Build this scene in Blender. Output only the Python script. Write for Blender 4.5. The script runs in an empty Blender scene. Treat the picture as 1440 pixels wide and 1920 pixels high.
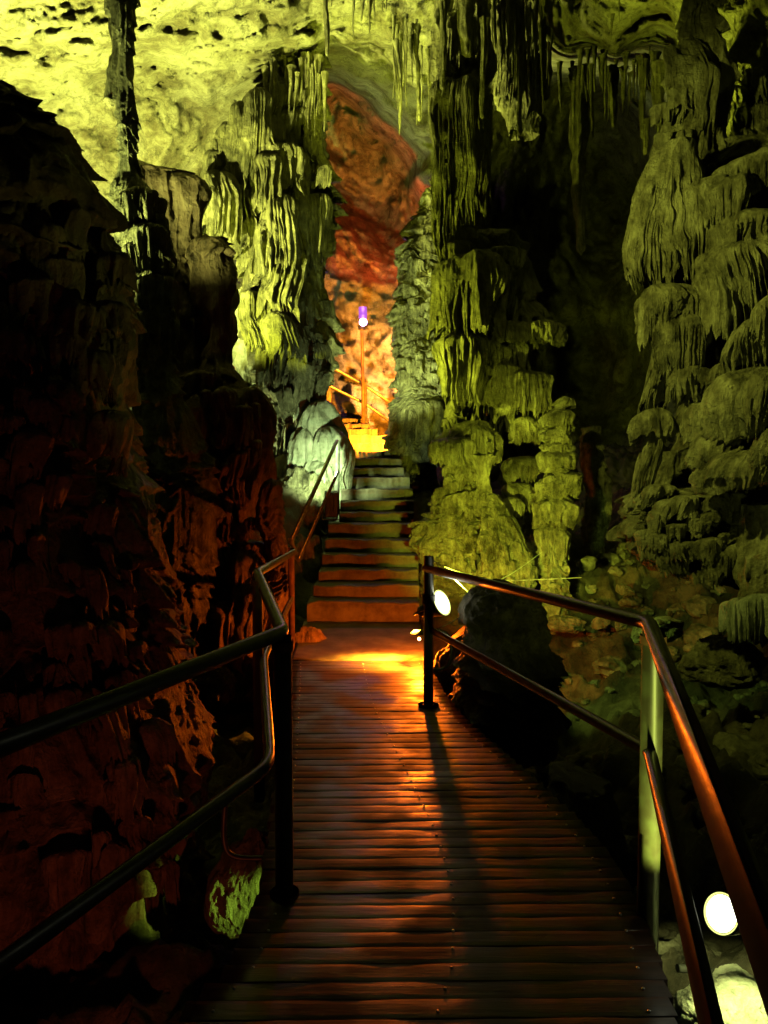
import bpy, math, random
import numpy as np
from mathutils import Vector, Euler

S = bpy.context.scene
C = S.collection
F = 1450.0            # focal length in photo pixels (1440 x 1920)
HZ = 880.0            # horizon row
EYE = 1.6

# ------------------------------------------------------------------ camera, world, exposure
pitch = math.atan((960 - HZ) / F)
cam_d = bpy.data.cameras.new('camera')
cam = bpy.data.objects.new('camera', cam_d); C.objects.link(cam)
cam_d.sensor_fit = 'VERTICAL'; cam_d.sensor_height = 36; cam_d.lens = 36 * F / 1920
cam_d.clip_start = 0.05; cam_d.clip_end = 200
cam.location = (0, 0, EYE); cam.rotation_euler = (math.pi / 2 - pitch, 0, 0)
S.camera = cam

w = bpy.data.worlds.new('World'); S.world = w; w.use_nodes = True
bg = w.node_tree.nodes['Background']
bg.inputs[0].default_value = (0.35, 0.32, 0.30, 1); bg.inputs[1].default_value = 0.007
S.view_settings.view_transform = 'Standard'; S.view_settings.look = 'None'
S.view_settings.exposure = 0; S.view_settings.gamma = 1
S.cycles.use_denoising = True
S.cycles.max_bounces = 5; S.cycles.diffuse_bounces = 0; S.cycles.glossy_bounces = 2
S.cycles.sample_clamp_indirect = 2.0

def at(px, py, Y):
    """photo pixel + distance ahead of the camera -> point"""
    c, s = math.cos(pitch), math.sin(pitch)
    u = (960 - py) / F; r = (px - 720) / F
    dy = c + u * s; dz = -s + u * c
    t = Y / dy
    return Vector((r * t, Y, EYE + dz * t))

# ------------------------------------------------------------------ lights of the cave and added fills
def light(name, loc, col, power, kind='POINT', size=0.06, aim=None, cone=100, blend=.5):
    d = bpy.data.lights.new(name, kind); d.energy = power; d.color = col
    d.shadow_soft_size = size
    o = bpy.data.objects.new(name, d); C.objects.link(o); o.location = loc
    if kind == 'SPOT':
        d.spot_size = math.radians(cone); d.spot_blend = blend
        o.rotation_euler = (Vector(aim) - Vector(loc)).to_track_quat('-Z', 'Y').to_euler()
    return o

YG = (0.84, 1.0, 0.05); PALE = (0.72, 1.0, 0.40)
light('uplight_vault_left', (-3.5, 8.5, 2.7), (0.92, 1.0, 0.17), 4500, 'SPOT', .08, (-3.2, 10.6, 7.0), 124, .6)
light('floodlight_spire', (-3.5, 6.25, 2.3), (0.85, 1.0, 0.22), 1100, 'SPOT', .05, (-2.5, 6.9, 3.7), 50, .7)
light('fill_curtain', (-.55, 8.0, 2.4), YG, 360, 'SPOT', .04, (1.1, 9.1, 4.0), 120, .6)  # added fill without a fixture, brightens the curtain formation from the left
light('fill_column', (-.5, 10.35, 2.1), (0.80, 1.0, 0.28), 620, 'SPOT', .05, (.45, 12.3, 4.0), 70, .6)  # unseen spot added to brighten the knobbly column
light('fill_vault_centre', (-2.1, 9.8, 3.0), YG, 340, 'SPOT', .06, (-.6, 10.6, 6.4), 140, .5)  # added unseen spot for the vault that the left uplight misses
light('uplight_pillar', (-2.6, 11.5, 1.5), (0.85, 1.0, 0.30), 220, 'POINT', .05)
light('uplight_vault_right', (2.15, 6.9, 3.3), YG, 290, 'SPOT', .06, (3.0, 6.3, 6), 92, .6)
light('fill_vault_middle', (.15, 9.0, 4.4), YG, 520, 'SPOT', .06, (.3, 12.2, 8.0), 62, .6)  # fill added in open air for the arch above the recess
light('floodlight_post', (0.50, 5.48, 0.76), YG, 760, 'SPOT', .04, (1.36, 8.4, 1.15), 58, .9)
light('floodlight_low', (1.07, 2.48, 0.17), (0.84, 1.0, 0.15), 38, 'SPOT', .03, (1.03, 2.9, .62), 96, .3)
light('floodlight_low_ground', (1.16, 2.5, 0.15), (0.90, 1.0, 0.30), 420, 'SPOT', .03, (1.25, 2.72, -.5), 74, .3)
light('floodlight_under_boards', (1.05, 3.0, -0.42), (0.55, 1.0, 0.08), 230, 'SPOT', .04, (-.70, 3.72, -.52), 12, .5)
light('amber_lamp', (0.287, 6.36, 0.208), (1.0, 0.15, 0.005), 170, 'POINT', .03)
light('amber_lamp_pool', (0.27, 6.36, 0.30), (1.0, 0.38, 0.02), 1500, 'SPOT', .03, (.12, 6.36, 0), 92, .9)
light('amber_lamp_upper', (0.22, 12.75, 2.2), (1.0, 0.28, 0.01), 2200, 'SPOT', .04, (-.5, 13.6, 2.5), 108, .4)
light('floodlight_bank', (-0.78, 9.98, 1.42), PALE, 105, 'SPOT', .05, (-.95, 11.5, 2.3), 140, .5)
light('red_lamp_recess', (0.7, 14.3, 5.2), (1.0, 0.10, 0.02), 680, 'SPOT', .1, (-.6, 17.5, 8.0), 76, .5)
light('amber_wash_wall', (0.72, 14.6, 3.6), (1.0, 0.42, 0.10), 950, 'SPOT', .1, (-.7, 17, 3.2), 88, .5)
light('fill_right', (-0.1, 3.9, 3.3), (0.90, 1.0, 0.12), 260, 'SPOT', .04, (2.5, 5.6, 2.6), 94, .7)  # fill in open air, added to light the right flowstone
light('amber_wash_far', (-3.7, 10.2, 1.0), (1.0, 0.26, 0.09), 260, 'SPOT', .05, (-4.5, 12.4, 5.1), 46, .6)
light('fill_ground', (0.98, 6.05, 0.62), (0.6, 1.0, 0.12), 50, 'SPOT', .05, (2.4, 7.6, -.3), 96, .6)  # spot added behind the boulder to brighten the ground on the right
light('red_lamp_low', (-0.75, 1.9, -0.5), (1.0, 0.17, 0.06), 13, 'SPOT', .05, (-2.2, 4.0, .2), 110, .8)

# ------------------------------------------------------------------ numpy noise
rs = np.random.RandomState(7)
PERM = np.concatenate([rs.permutation(256)] * 3).astype(np.int32)
VAL = rs.rand(256)
def noise(x, y, z):
    x, y, z = np.broadcast_arrays(x, y, z)
    xi = np.floor(x).astype(np.int32); yi = np.floor(y).astype(np.int32); zi = np.floor(z).astype(np.int32)
    fx = x - xi; fy = y - yi; fz = z - zi
    fx = fx * fx * fx * (fx * (fx * 6 - 15) + 10); fy = fy * fy * fy * (fy * (fy * 6 - 15) + 10); fz = fz * fz * fz * (fz * (fz * 6 - 15) + 10)
    def h(a, b, c): return VAL[PERM[PERM[PERM[(a & 255)] + (b & 255)] + (c & 255)]]
    def L(a, b, t): return a + (b - a) * t
    return L(L(L(h(xi, yi, zi), h(xi + 1, yi, zi), fx), L(h(xi, yi + 1, zi), h(xi + 1, yi + 1, zi), fx), fy),
             L(L(h(xi, yi, zi + 1), h(xi + 1, yi, zi + 1), fx), L(h(xi, yi + 1, zi + 1), h(xi + 1, yi + 1, zi + 1), fx), fy), fz)
def fbm(x, y, z, o=4):
    s = 0; a = .5; t = 0
    for i in range(o):
        s = s + a * noise(x + 17.3 * i, y + 5.1 * i, z - 9.7 * i); t += a; a *= .5
        x, y, z = (x * .8 - y * .6) * 2.03, (x * .6 + y * .8) * 2.03, z * 2.03
    return s / t
def ridge(n): return 1 - np.abs(2 * n - 1)
def sstep(a, b, x):
    t = np.clip((x - a) / (b - a), 0, 1); return t * t * (3 - 2 * t)
def hsh(i, k=0): return VAL[PERM[(np.asarray(i).astype(np.int64) + 37 * k) & 255]]

# ------------------------------------------------------------------ mesh helpers
def np_mesh(name, grids, mat, parent=None, smooth=True):
    """grids: list of (P[n,m,3], wrap_m)"""
    vs, fs, off = [], [], 0
    for P, wrap in grids:
        n, m, _ = P.shape
        idx = np.arange(n * m).reshape(n, m) + off
        nx = np.roll(idx, -1, 1) if wrap else idx[:, 1:]
        cu = idx if wrap else idx[:, :-1]
        f = np.stack([cu[:-1], nx[:-1], nx[1:], cu[1:]], -1).reshape(-1, 4)
        vs.append(P.reshape(-1, 3)); fs.append(f); off += n * m
    V = np.concatenate(vs); Q = np.concatenate(fs)
    me = bpy.data.meshes.new(name)
    me.vertices.add(len(V)); me.vertices.foreach_set('co', V.astype(np.float32).ravel())
    me.loops.add(len(Q) * 4); me.loops.foreach_set('vertex_index', Q.astype(np.int32).ravel())
    me.polygons.add(len(Q)); me.polygons.foreach_set('loop_start', np.arange(0, len(Q) * 4, 4, dtype=np.int32))
    me.polygons.foreach_set('use_smooth', np.full(len(Q), smooth))
    me.update(calc_edges=True); me.validate()
    if mat: me.materials.append(mat)
    o = bpy.data.objects.new(name, me); C.objects.link(o)
    if parent: o.parent = parent
    return o

def tag(o, label=None, cat=None, group=None, kind=None):
    if label: o['label'] = label
    if cat: o['category'] = cat
    if group: o['group'] = group
    if kind: o['kind'] = kind
    return o
def empty(name, loc=(0, 0, 0)):
    o = bpy.data.objects.new(name, None); C.objects.link(o); o.location = loc
    return o
def under(o, root):
    """parent keeping the place in the world"""
    o.parent = root; o.location = o.location - root.location
    return o

class Rock:
    """gathers the swellings, shelves and curtains of ONE rock formation, all welded in one mesh"""
    def __init__(self): self.g = []
    def column(self, prof, Y, seed=0, ratio=1.0, S=.25, la=.1, dr=.35, fl=.03, fk=9, lump=.08, ls=1.0, nt=360, nz=400, micro=.012, sharp=1.4, cap0=True, mk=22, wob=.02):
        prof = sorted(prof); py = np.array([p[0] for p in prof], float)
        z = np.array([at(720, p, Y).z for p in py]); k = Y / F
        xl = np.array([(p[1] - 720) * k for p in prof]); xr = np.array([(p[2] - 720) * k for p in prof])
        zz = np.linspace(z[0], z[-1], nz)                    # top to bottom
        cl = np.interp(-zz, -z, xl); cr = np.interp(-zz, -z, xr)
        ker = np.hanning(max(5, nz // 26) | 1); ker /= ker.sum(); pad = len(ker) // 2
        sm = lambda a: np.convolve(np.pad(a, pad, mode='edge'), ker, 'valid')
        cl, cr = sm(cl), sm(cr)
        cx = ((cl + cr) / 2)[:, None]; R = ((cr - cl) / 2)[:, None]
        th = np.linspace(0, 2 * math.pi, nt, endpoint=False)[None, :]; Z = zz[:, None] + 0 * th
        ct, st = np.cos(th), np.sin(th)
        s3 = seed * 13.7
        X = cx + R * ct; YY = Y + R * ratio * st
        low = (fbm(X * 1.3 / ls + s3, YY * 1.3 / ls, Z * 1.1 / ls, 3) - .5) * 2 * lump
        # vertical streak noise
        wx = (noise(X * 3 + s3, YY * 3, Z * 2.5) - .5) * .25
        n1 = noise((X + wx * .3) * fk + s3, (YY + wx * .3) * fk, Z * fk * .12 + s3)
        n2 = noise(X * fk * 2.3 + s3, YY * fk * 2.3, Z * fk * .22)
        f1 = ridge(n1); f2 = ridge(n2)
        drip = (f1 ** 1.5) * .7 + f2 * .3
        zw = Z + S * .9 * (fbm(X * .8 / S + s3, YY * .8 / S, Z * .25 / S, 2) - .5) * 2 + dr * S * drip
        zw = zw + S * .6 * np.sin(zw * 1.3 / S + seed)
        u = zw / S; i = np.floor(u); f = u - i
        lob = noise(X * .9 / S + i * 7.3 + s3, YY * .9 / S, i * 3.1)
        A = la * (.25 + .75 * hsh(i + 50, seed)) * (.3 + 1.1 * lob)
        sh = (1 - f) ** sharp * sstep(0, .13, f)
        A = A * np.minimum(1, R / .3)
        d = low + A * sh + fl * (f1 ** 2 * (.35 + .65 * sh) + .4 * f2 - .5)
        d = d + micro * (fbm(X * mk, YY * mk, Z * mk * .8, 3) - .5) * 2
        d = d - la * .25
        if cap0:
            tt = np.linspace(0, 1, nz)[:, None]
            Rs = sstep(-.002, .015, tt) ; R = R * (.05 + .95 * Rs); d = d * Rs
        Rr = np.maximum(R + d * np.minimum(1, R / .12), R * .25 + .002)
        wb = wob * (noise(Z * 1.7, s3 + 0 * Z, 0 * Z) - .5)
        P = np.stack([cx + wb + Rr * ct, Y + (R * ratio + (Rr - R)) * st, Z], -1)
        self.g.append((P, True)); return self
    def cap(self, cx, top, hw, dome, skirt, Y, seed=0, fl=.10, nf=34, nt=260, lod=1, taper=.25, ratio=.9, irr=.3, jag=.7, strands=1):
        """a hanging mushroom: smooth dome, fluted fringe of drips, hollow below"""
        k = Y / F; p = at(cx, top, Y); R = hw * k; h1 = dome * k; h2 = skirt * k
        th = np.linspace(0, 2 * math.pi, nt, endpoint=False)[None, :]
        nf = nf * 1.35; t = np.concatenate([np.linspace(0.02, 1, 34 if lod else 12), np.linspace(1.02, 2, 70 if lod else 26), np.linspace(2.02, 2.5, 10 if lod else 4)])[:, None]
        s3 = seed * 7.9 + cx * .11
        c, s = np.cos(th), np.sin(th)
        lo = 1 + irr * 2 * (noise(c * 1.3 + s3, s * 1.3, 0 * th + s3) - .5) + irr * (noise(c * 3 + s3, s * 3, 0 * th) - .5)
        q = nf / 6.28
        wz = (noise(c * q * .4 + s3, s * q * .4, t * 1.2) - .5) * .25
        th2 = th + wz * .35
        c2, s2 = np.cos(th2), np.sin(th2); fl = fl * 1.7
        n = ridge(noise(c2 * q + s3, s2 * q, t * .5 + s3)); nb = ridge(noise(c2 * q * 2.2 + s3, s2 * q * 2.2, t * .8))
        L = 1 - jag + jag * (.55 * (ridge(noise(c * q + s3, s * q, .9 + s3 + 0 * th)) ** 1.6) + .25 * nb[-6:-5] + .35 * noise(c * 1.6 + s3, s * 1.6, 3 + 0 * th))
        td = np.clip(t, 0, 1); ts = np.clip(t - 1, 0, 1); tu = np.clip(t - 2, 0, .5) * 2
        r = np.sin(td * math.pi / 2) ** .85 * (1 - taper * ts ** 1.2) * (1 - .45 * tu)
        z = -h1 * (1 - np.cos(td * math.pi / 2) ** 1.0) - h2 * ts * L + h2 * .35 * tu
        am = sstep(.45, 1.25, t)
        rr = R * r * lo + R * fl * am * ((n ** 2.2) + .4 * nb - .45) * (1 + .6 * ts) + R * .03 * (noise(c * 5 + s3, s * 5, t * 4) - .5)
        P = np.stack([p.x + rr * c, p.y + rr * ratio * s, p.z + z + 0 * c], -1)
        self.g.append((P, True))
        rnd = random.Random(seed * 31 + cx)
        if h2 > .12 and strands and lod:
            for _ in range(int(strands * (4 + R * 48))):
                j = rnd.randrange(nt); i0 = rnd.randint(28, 52); i1 = min(103, i0 + rnd.randint(30, 60)); ex = rnd.choice([0, 0, .04, .1, .2]) * h2
                pts = P[i0:i1:4, j].copy(); m = len(pts)
                tt = np.linspace(0, 1, m)[:, None]
                pts[:, 2] -= (tt[:, 0] ** 3) * ex
                ax = np.array([c[0, j], s[0, j], 0]); rad = rnd.uniform(.005, .016) * min(1.6, .5 + R * 1.4)
                tq = np.linspace(0, 2 * math.pi, 7, endpoint=False)
                rr2 = rad * (1.25 - .85 * tt) * (1 + .3 * np.sin(tt * 19 + j))
                Q = pts[:, None, :] + ax * rad * .4 + np.stack([rr2 * np.cos(tq), rr2 * np.sin(tq), 0 * tq + 0 * rr2], -1)
                self.g.append((Q, True))
        return self
    def scatter(self, prof, Y, ratio, n, y0, y1, hr, seed=0, sk=(1.2, 4)):
        rnd = random.Random(seed); prof = sorted(prof); py = [p[0] for p in prof]
        for i in range(n):
            y = rnd.uniform(y0, y1); xl = np.interp(y, py, [p[1] for p in prof]); xr = np.interp(y, py, [p[2] for p in prof])
            u = rnd.uniform(-.92, .92); hw = (xr - xl) / 2; x = (xl + xr) / 2 + hw * u; h = rnd.uniform(*hr)
            self.cap(x, y, h, h * rnd.uniform(.4, .9), h * rnd.uniform(*sk), Y - hw * Y / F * ratio * math.sqrt(1 - u * u) * .97, seed * 97 + i, fl=rnd.uniform(.12, .25), nf=rnd.uniform(9, 16), nt=72, lod=0, irr=.4, jag=.75, taper=rnd.uniform(.1, .5))
        return self
    def drip(self, px, y0, y1, wpx, Y, seed=0, tip=.15, nt=28, nz=90, lean=0):
        """a thin stalactite or strand"""
        k = Y / F; a = at(px, y0, Y); b = at(px + lean, y1, Y)
        t = np.linspace(0, 1, nz)[:, None]; th = np.linspace(0, 2 * math.pi, nt, endpoint=False)[None, :]
        R = wpx * k / 2
        s3 = seed * 3.3 + px
        c, s = np.cos(th), np.sin(th)
        z = a.z + (b.z - a.z) * t
        prof = (1 - (1 - tip) * t ** 1.1) * (1 - sstep(.97, 1.0, t) * .85)
        prof = prof * (1 + .22 * (noise(z * 7, s3 + 0 * z, 0 * z) - .5) * 2 + .6 * np.exp(-t * 14))
        r = R * prof * (1 + .35 * (noise(c * 1.6 + s3, s * 1.6, z * 1.2 + s3) - .5) * 2 + .18 * (noise(c * 3 + s3, s * 3, z * 9) - .5) * 2)
        wx = .25 * R * np.sin(z * 2.1 + s3)
        P = np.stack([a.x + (b.x - a.x) * t + wx + r * c, Y + r * s, z + 0 * c], -1)
        self.g.append((P, True)); return self
    def blob(self, cx, cy, hw, hh, Y, seed=0, rough=.25, ratio=.9, nt=200, nz=140, fk=1.5):
        k = Y / F; p = at(cx, cy, Y); R = hw * k; H = hh * k
        ph = np.linspace(.01, math.pi - .01, nz)[:, None]; th = np.linspace(0, 2 * math.pi, nt, endpoint=False)[None, :]
        dx, dy, dz = np.sin(ph) * np.cos(th), np.sin(ph) * np.sin(th), np.cos(ph) + 0 * th
        s3 = seed * 5.7 + 3
        m = 1 + rough * 2 * (fbm(dx * fk + s3, dy * fk, dz * fk, 5) - .5) + rough * .5 * (ridge(fbm(dx * fk * 2 + s3, dy * fk * 2, dz * fk * 2, 3)) - .6)
        m = m + .02 * (noise(dx * 22 + s3, dy * 22, dz * 22) - .5)
        P = np.stack([p.x + R * dx * m, p.y + R * ratio * dy * m, p.z + H * dz * m], -1)
        self.g.append((P, True)); return self
    def build(self, name, mat, label='', cat='', group=None, warp=1.0):
        out = []
        for P, wr in self.g:
            x, y, z = P[..., 0], P[..., 1], P[..., 2]; D = np.zeros_like(P)
            for k, (a, f) in enumerate([(.10, 1.6), (.035, 5.5), (.012, 17)]):
                for c in range(3): D[..., c] += a * warp * (noise(x * f + 31 * c + k, y * f - 17 * c, z * f * (.6 if k else 1) + 7 * c) - .5) * 2 * (.5 if c == 2 else 1)
            out.append((P + D, wr))
        self.g = out
        o = np_mesh(name, self.g, mat)
        # origin at the base
        me = o.data; n = len(me.vertices); co = np.empty(n * 3, np.float32); me.vertices.foreach_get('co', co); co = co.reshape(-1, 3)
        b = Vector(((co[:, 0].min() + co[:, 0].max()) / 2, (co[:, 1].min() + co[:, 1].max()) / 2, co[:, 2].min()))
        co -= np.array(b, np.float32); me.vertices.foreach_set('co', co.ravel()); o.location = b; me.update()
        return tag(o, label, cat, group)

def tube(pts, r, nt=16, close=True):
    """swept tube along points, rounded joints"""
    pts = [Vector(p) for p in pts]; rings = []
    for i, p in enumerate(pts):
        d = ((pts[min(i + 1, len(pts) - 1)] - pts[i]).normalized() + (pts[i] - pts[max(i - 1, 0)]).normalized())
        d.normalize()
        a = d.cross(Vector((0, 0, 1)));
        if a.length < .05: a = d.cross(Vector((1, 0, 0)))
        a.normalize(); b = a.cross(d).normalized()
        if rings and (a.dot(pa) < 0): a = -a; b = -b
        pa = a
        rings.append([p + (a * math.cos(t) + b * math.sin(t)) * r for t in np.linspace(0, 2 * math.pi, nt, endpoint=False)])
    if close:
        e0 = [pts[0] + (q - pts[0]) * .01 for q in rings[0]]; e1 = [pts[-1] + (q - pts[-1]) * .01 for q in rings[-1]]
        rings = [e0, rings[0], rings[0]] + rings[1:-1] + [rings[-1], rings[-1], e1]
    return (np.array([[tuple(q) for q in ring] for ring in rings]), True)
def smooth_path(pts, n=8):
    pts = [Vector(p) for p in pts]; out = []
    for i in range(len(pts) - 1):
        p0 = pts[max(i - 1, 0)]; p1 = pts[i]; p2 = pts[i + 1]; p3 = pts[min(i + 2, len(pts) - 1)]
        for k in range(n):
            t = k / n
            out.append(.5 * ((2 * p1) + (p2 - p0) * t + (2 * p0 - 5 * p1 + 4 * p2 - p3) * t * t + (3 * p1 - p0 - 3 * p2 + p3) * t ** 3))
    out.append(pts[-1]); return out
def box_mesh(name, boxes, mat, parent=None, bevel=.004):
    """boxes: (centre, size, rot z, rot x)"""
    import bmesh
    bm = bmesh.new()
    for b in boxes:
        c, s = b[0], b[1]; rz = b[2] if len(b) > 2 else 0; rx = b[3] if len(b) > 3 else 0
        r = bmesh.ops.create_cube(bm, size=1)
        M = Euler((rx, 0, rz)).to_matrix()
        for v in r['verts']:
            v.co = M @ Vector((v.co.x * s[0], v.co.y * s[1], v.co.z * s[2])) + Vector(c)
    if bevel: bmesh.ops.bevel(bm, geom=bm.edges[:], offset=bevel, segments=2, affect='EDGES', profile=.5)
    me = bpy.data.meshes.new(name); bm.to_mesh(me); bm.free()
    if mat: me.materials.append(mat)
    o = bpy.data.objects.new(name, me); C.objects.link(o)
    if parent: o.parent = parent
    return o

# ------------------------------------------------------------------ materials
def nodes(name):
    m = bpy.data.materials.new(name); m.use_nodes = True
    return m, m.node_tree.nodes, m.node_tree.links, m.node_tree.nodes['Principled BSDF']
def rock_mat(name, c1, c2, c3, scale=1.0, rough=(.38, .75), bump=.35, streak=True, dist=.03, spec=.5, cracks=0):
    m, N, L, B = nodes(name)
    geo = N.new('ShaderNodeNewGeometry')
    def tex(sc, det, ro=.6, vec=None):
        n = N.new('ShaderNodeTexNoise'); n.inputs['Scale'].default_value = sc; n.inputs['Detail'].default_value = det
        n.inputs['Roughness'].default_value = ro; L.new(vec or geo.outputs['Position'], n.inputs['Vector']); return n
    a = tex(1.7 * scale, 5); b = tex(9 * scale, 6, .7)
    mp = N.new('ShaderNodeMapping'); mp.inputs['Scale'].default_value = (1, 1, .13); L.new(geo.outputs['Position'], mp.inputs[0])
    st = tex(13 * scale, 5, .65, mp.outputs[0])
    cr = N.new('ShaderNodeValToRGB'); e = cr.color_ramp.elements
    e[0].position = .41; e[0].color = (*c1, 1); e[1].position = .60; e[1].color = (*c3, 1)
    e2 = cr.color_ramp.elements.new(.5); e2.color = (*c2, 1)
    mx = N.new('ShaderNodeMix'); mx.data_type = 'FLOAT'; mx.inputs[0].default_value = .5 if streak else .0
    L.new(a.outputs[0], mx.inputs[2]); L.new(st.outputs[0], mx.inputs[3])
    mx2 = N.new('ShaderNodeMix'); mx2.data_type = 'FLOAT'; mx2.inputs[0].default_value = .35
    L.new(mx.outputs[0], mx2.inputs[2]); L.new(b.outputs[0], mx2.inputs[3])
    L.new(mx2.outputs[0], cr.inputs[0]); col = cr.outputs[0]
    if cracks:
        vo = N.new('ShaderNodeTexVoronoi'); vo.feature = 'DISTANCE_TO_EDGE'; vo.inputs['Scale'].default_value = cracks * 1.5
        wp = N.new('ShaderNodeVectorMath'); wp.operation = 'MULTIPLY_ADD'; wp.inputs[1].default_value = (1.3, 1.3, 1.3)
        L.new(tex(1.6, 5, .7).outputs['Color'], wp.inputs[0]); L.new(geo.outputs['Position'], wp.inputs[2])
        L.new(wp.outputs[0], vo.inputs['Vector'])
        r2 = N.new('ShaderNodeValToRGB'); r2.color_ramp.elements[0].position = 0.0; r2.color_ramp.elements[0].color = (.25, .25, .25, 1)
        r2.color_ramp.elements[1].position = .035; r2.color_ramp.elements[1].color = (1, 1, 1, 1); L.new(vo.outputs['Distance'], r2.inputs[0])
        # pits and dark mineral flecks
        pk = tex(26, 4, .75); r3 = N.new('ShaderNodeValToRGB'); r3.color_ramp.elements[0].position = .36; r3.color_ramp.elements[0].color = (.12, .1, .08, 1)
        r3.color_ramp.elements[1].position = .47; r3.color_ramp.elements[1].color = (1, 1, 1, 1); L.new(pk.outputs[0], r3.inputs[0])
        q1 = N.new('ShaderNodeMix'); q1.data_type = 'RGBA'; q1.blend_type = 'MULTIPLY'; q1.inputs[0].default_value = .55
        L.new(col, q1.inputs[6]); L.new(r2.outputs[0], q1.inputs[7])
        q2 = N.new('ShaderNodeMix'); q2.data_type = 'RGBA'; q2.blend_type = 'MULTIPLY'; q2.inputs[0].default_value = .45
        L.new(q1.outputs[2], q2.inputs[6]); L.new(r3.outputs[0], q2.inputs[7]); col = q2.outputs[2]
    L.new(col, B.inputs['Base Color'])
    mr = N.new('ShaderNodeMapRange'); mr.inputs[1].default_value = .3; mr.inputs[2].default_value = .7
    mr.inputs[3].default_value = rough[0]; mr.inputs[4].default_value = rough[1]; L.new(b.outputs[0], mr.inputs[0]); L.new(mr.outputs[0], B.inputs['Roughness'])
    B.inputs['Specular IOR Level'].default_value = spec
    f = tex(38 * scale, 8, .7)
    ad = N.new('ShaderNodeMath'); ad.operation = 'MULTIPLY_ADD'; ad.inputs[1].default_value = .9
    L.new(b.outputs[0], ad.inputs[0]); L.new(f.outputs[0], ad.inputs[2]); h = ad.outputs[0]
    if streak:
        a2 = N.new('ShaderNodeMath'); a2.operation = 'MULTIPLY_ADD'; a2.inputs[1].default_value = 1.6
        L.new(st.outputs[0], a2.inputs[0]); L.new(h, a2.inputs[2]); h = a2.outputs[0]
    bp = N.new('ShaderNodeBump'); bp.inputs['Strength'].default_value = bump; bp.inputs['Distance'].default_value = dist
    L.new(h, bp.inputs['Height']); L.new(bp.outputs[0], B.inputs['Normal'])
    return m
M_flow = rock_mat('flowstone', (.045, .04, .025), (.22, .20, .13), (.50, .47, .33), bump=1.0, dist=.06, rough=(.32, .7))
M_brown = rock_mat('brown_flowstone', (.06, .035, .02), (.20, .13, .085), (.36, .26, .18), bump=.8, dist=.035, rough=(.4, .8))
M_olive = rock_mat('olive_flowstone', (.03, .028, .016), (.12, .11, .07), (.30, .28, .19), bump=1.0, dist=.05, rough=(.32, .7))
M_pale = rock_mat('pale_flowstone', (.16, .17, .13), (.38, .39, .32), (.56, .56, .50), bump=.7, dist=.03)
M_wall = rock_mat('limestone', (.20, .17, .11), (.42, .39, .28), (.60, .57, .46), scale=.8, streak=False, bump=1.0, dist=.09, cracks=.55, rough=(.5, .85))
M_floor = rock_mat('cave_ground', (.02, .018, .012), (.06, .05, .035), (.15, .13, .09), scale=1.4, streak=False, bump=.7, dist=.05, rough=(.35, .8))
M_rubble = rock_mat('rubble_stone', (.05, .045, .03), (.13, .12, .085), (.28, .26, .19), scale=2.5, streak=False, bump=.6, dist=.02)
M_concrete = rock_mat('worn_concrete', (.09, .07, .055), (.15, .13, .10), (.22, .20, .165), scale=2, streak=False, bump=.25, dist=.012, rough=(.5, .85))

def metal(name, col, rough, metallic=.0, spec=.5, wear=None):
    m, N, L, B = nodes(name)
    B.inputs['Roughness'].default_value = rough; B.inputs['Metallic'].default_value = metallic; B.inputs['Specular IOR Level'].default_value = spec
    t = N.new('ShaderNodeTexCoord'); n = N.new('ShaderNodeTexNoise'); n.inputs['Scale'].default_value = 14; n.inputs['Detail'].default_value = 6
    L.new(t.outputs['Object'], n.inputs['Vector'])
    r = N.new('ShaderNodeValToRGB'); r.color_ramp.elements[0].position = .42; r.color_ramp.elements[1].position = .62
    r.color_ramp.elements[0].color = (*(wear or [c * .5 for c in col]), 1); r.color_ramp.elements[1].color = (*col, 1)
    L.new(n.outputs[0], r.inputs[0]); L.new(r.outputs[0], B.inputs['Base Color'])
    mr = N.new('ShaderNodeMapRange'); mr.inputs[3].default_value = rough + .18; mr.inputs[4].default_value = rough - .08
    L.new(n.outputs[0], mr.inputs[0]); L.new(mr.outputs[0], B.inputs['Roughness'])
    bp = N.new('ShaderNodeBump'); bp.inputs['Strength'].default_value = .15; bp.inputs['Distance'].default_value = .004
    L.new(n.outputs[0], bp.inputs['Height']); L.new(bp.outputs[0], B.inputs['Normal'])
    return m
M_rail = metal('painted_steel', (.075, .08, .05), .30, 0, .6, (.045, .04, .028))
M_steel = metal('galvanised_steel', (.5, .5, .48), .35, .8)
M_rust = metal('rusty_steel', (.22, .11, .06), .5, .1)
M_black = metal('black_housing', (.03, .03, .03), .45)
M_cable = metal('rubber_cable', (.05, .05, .05), .4)
M_white = metal('white_plastic', (.7, .7, .68), .35)
def emit(name, col, s):
    m, N, L, B = nodes(name)
    B.inputs['Base Color'].default_value = (0, 0, 0, 1)
    B.inputs['Emission Color'].default_value = (*col, 1); B.inputs['Emission Strength'].default_value = s
    return m
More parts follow.
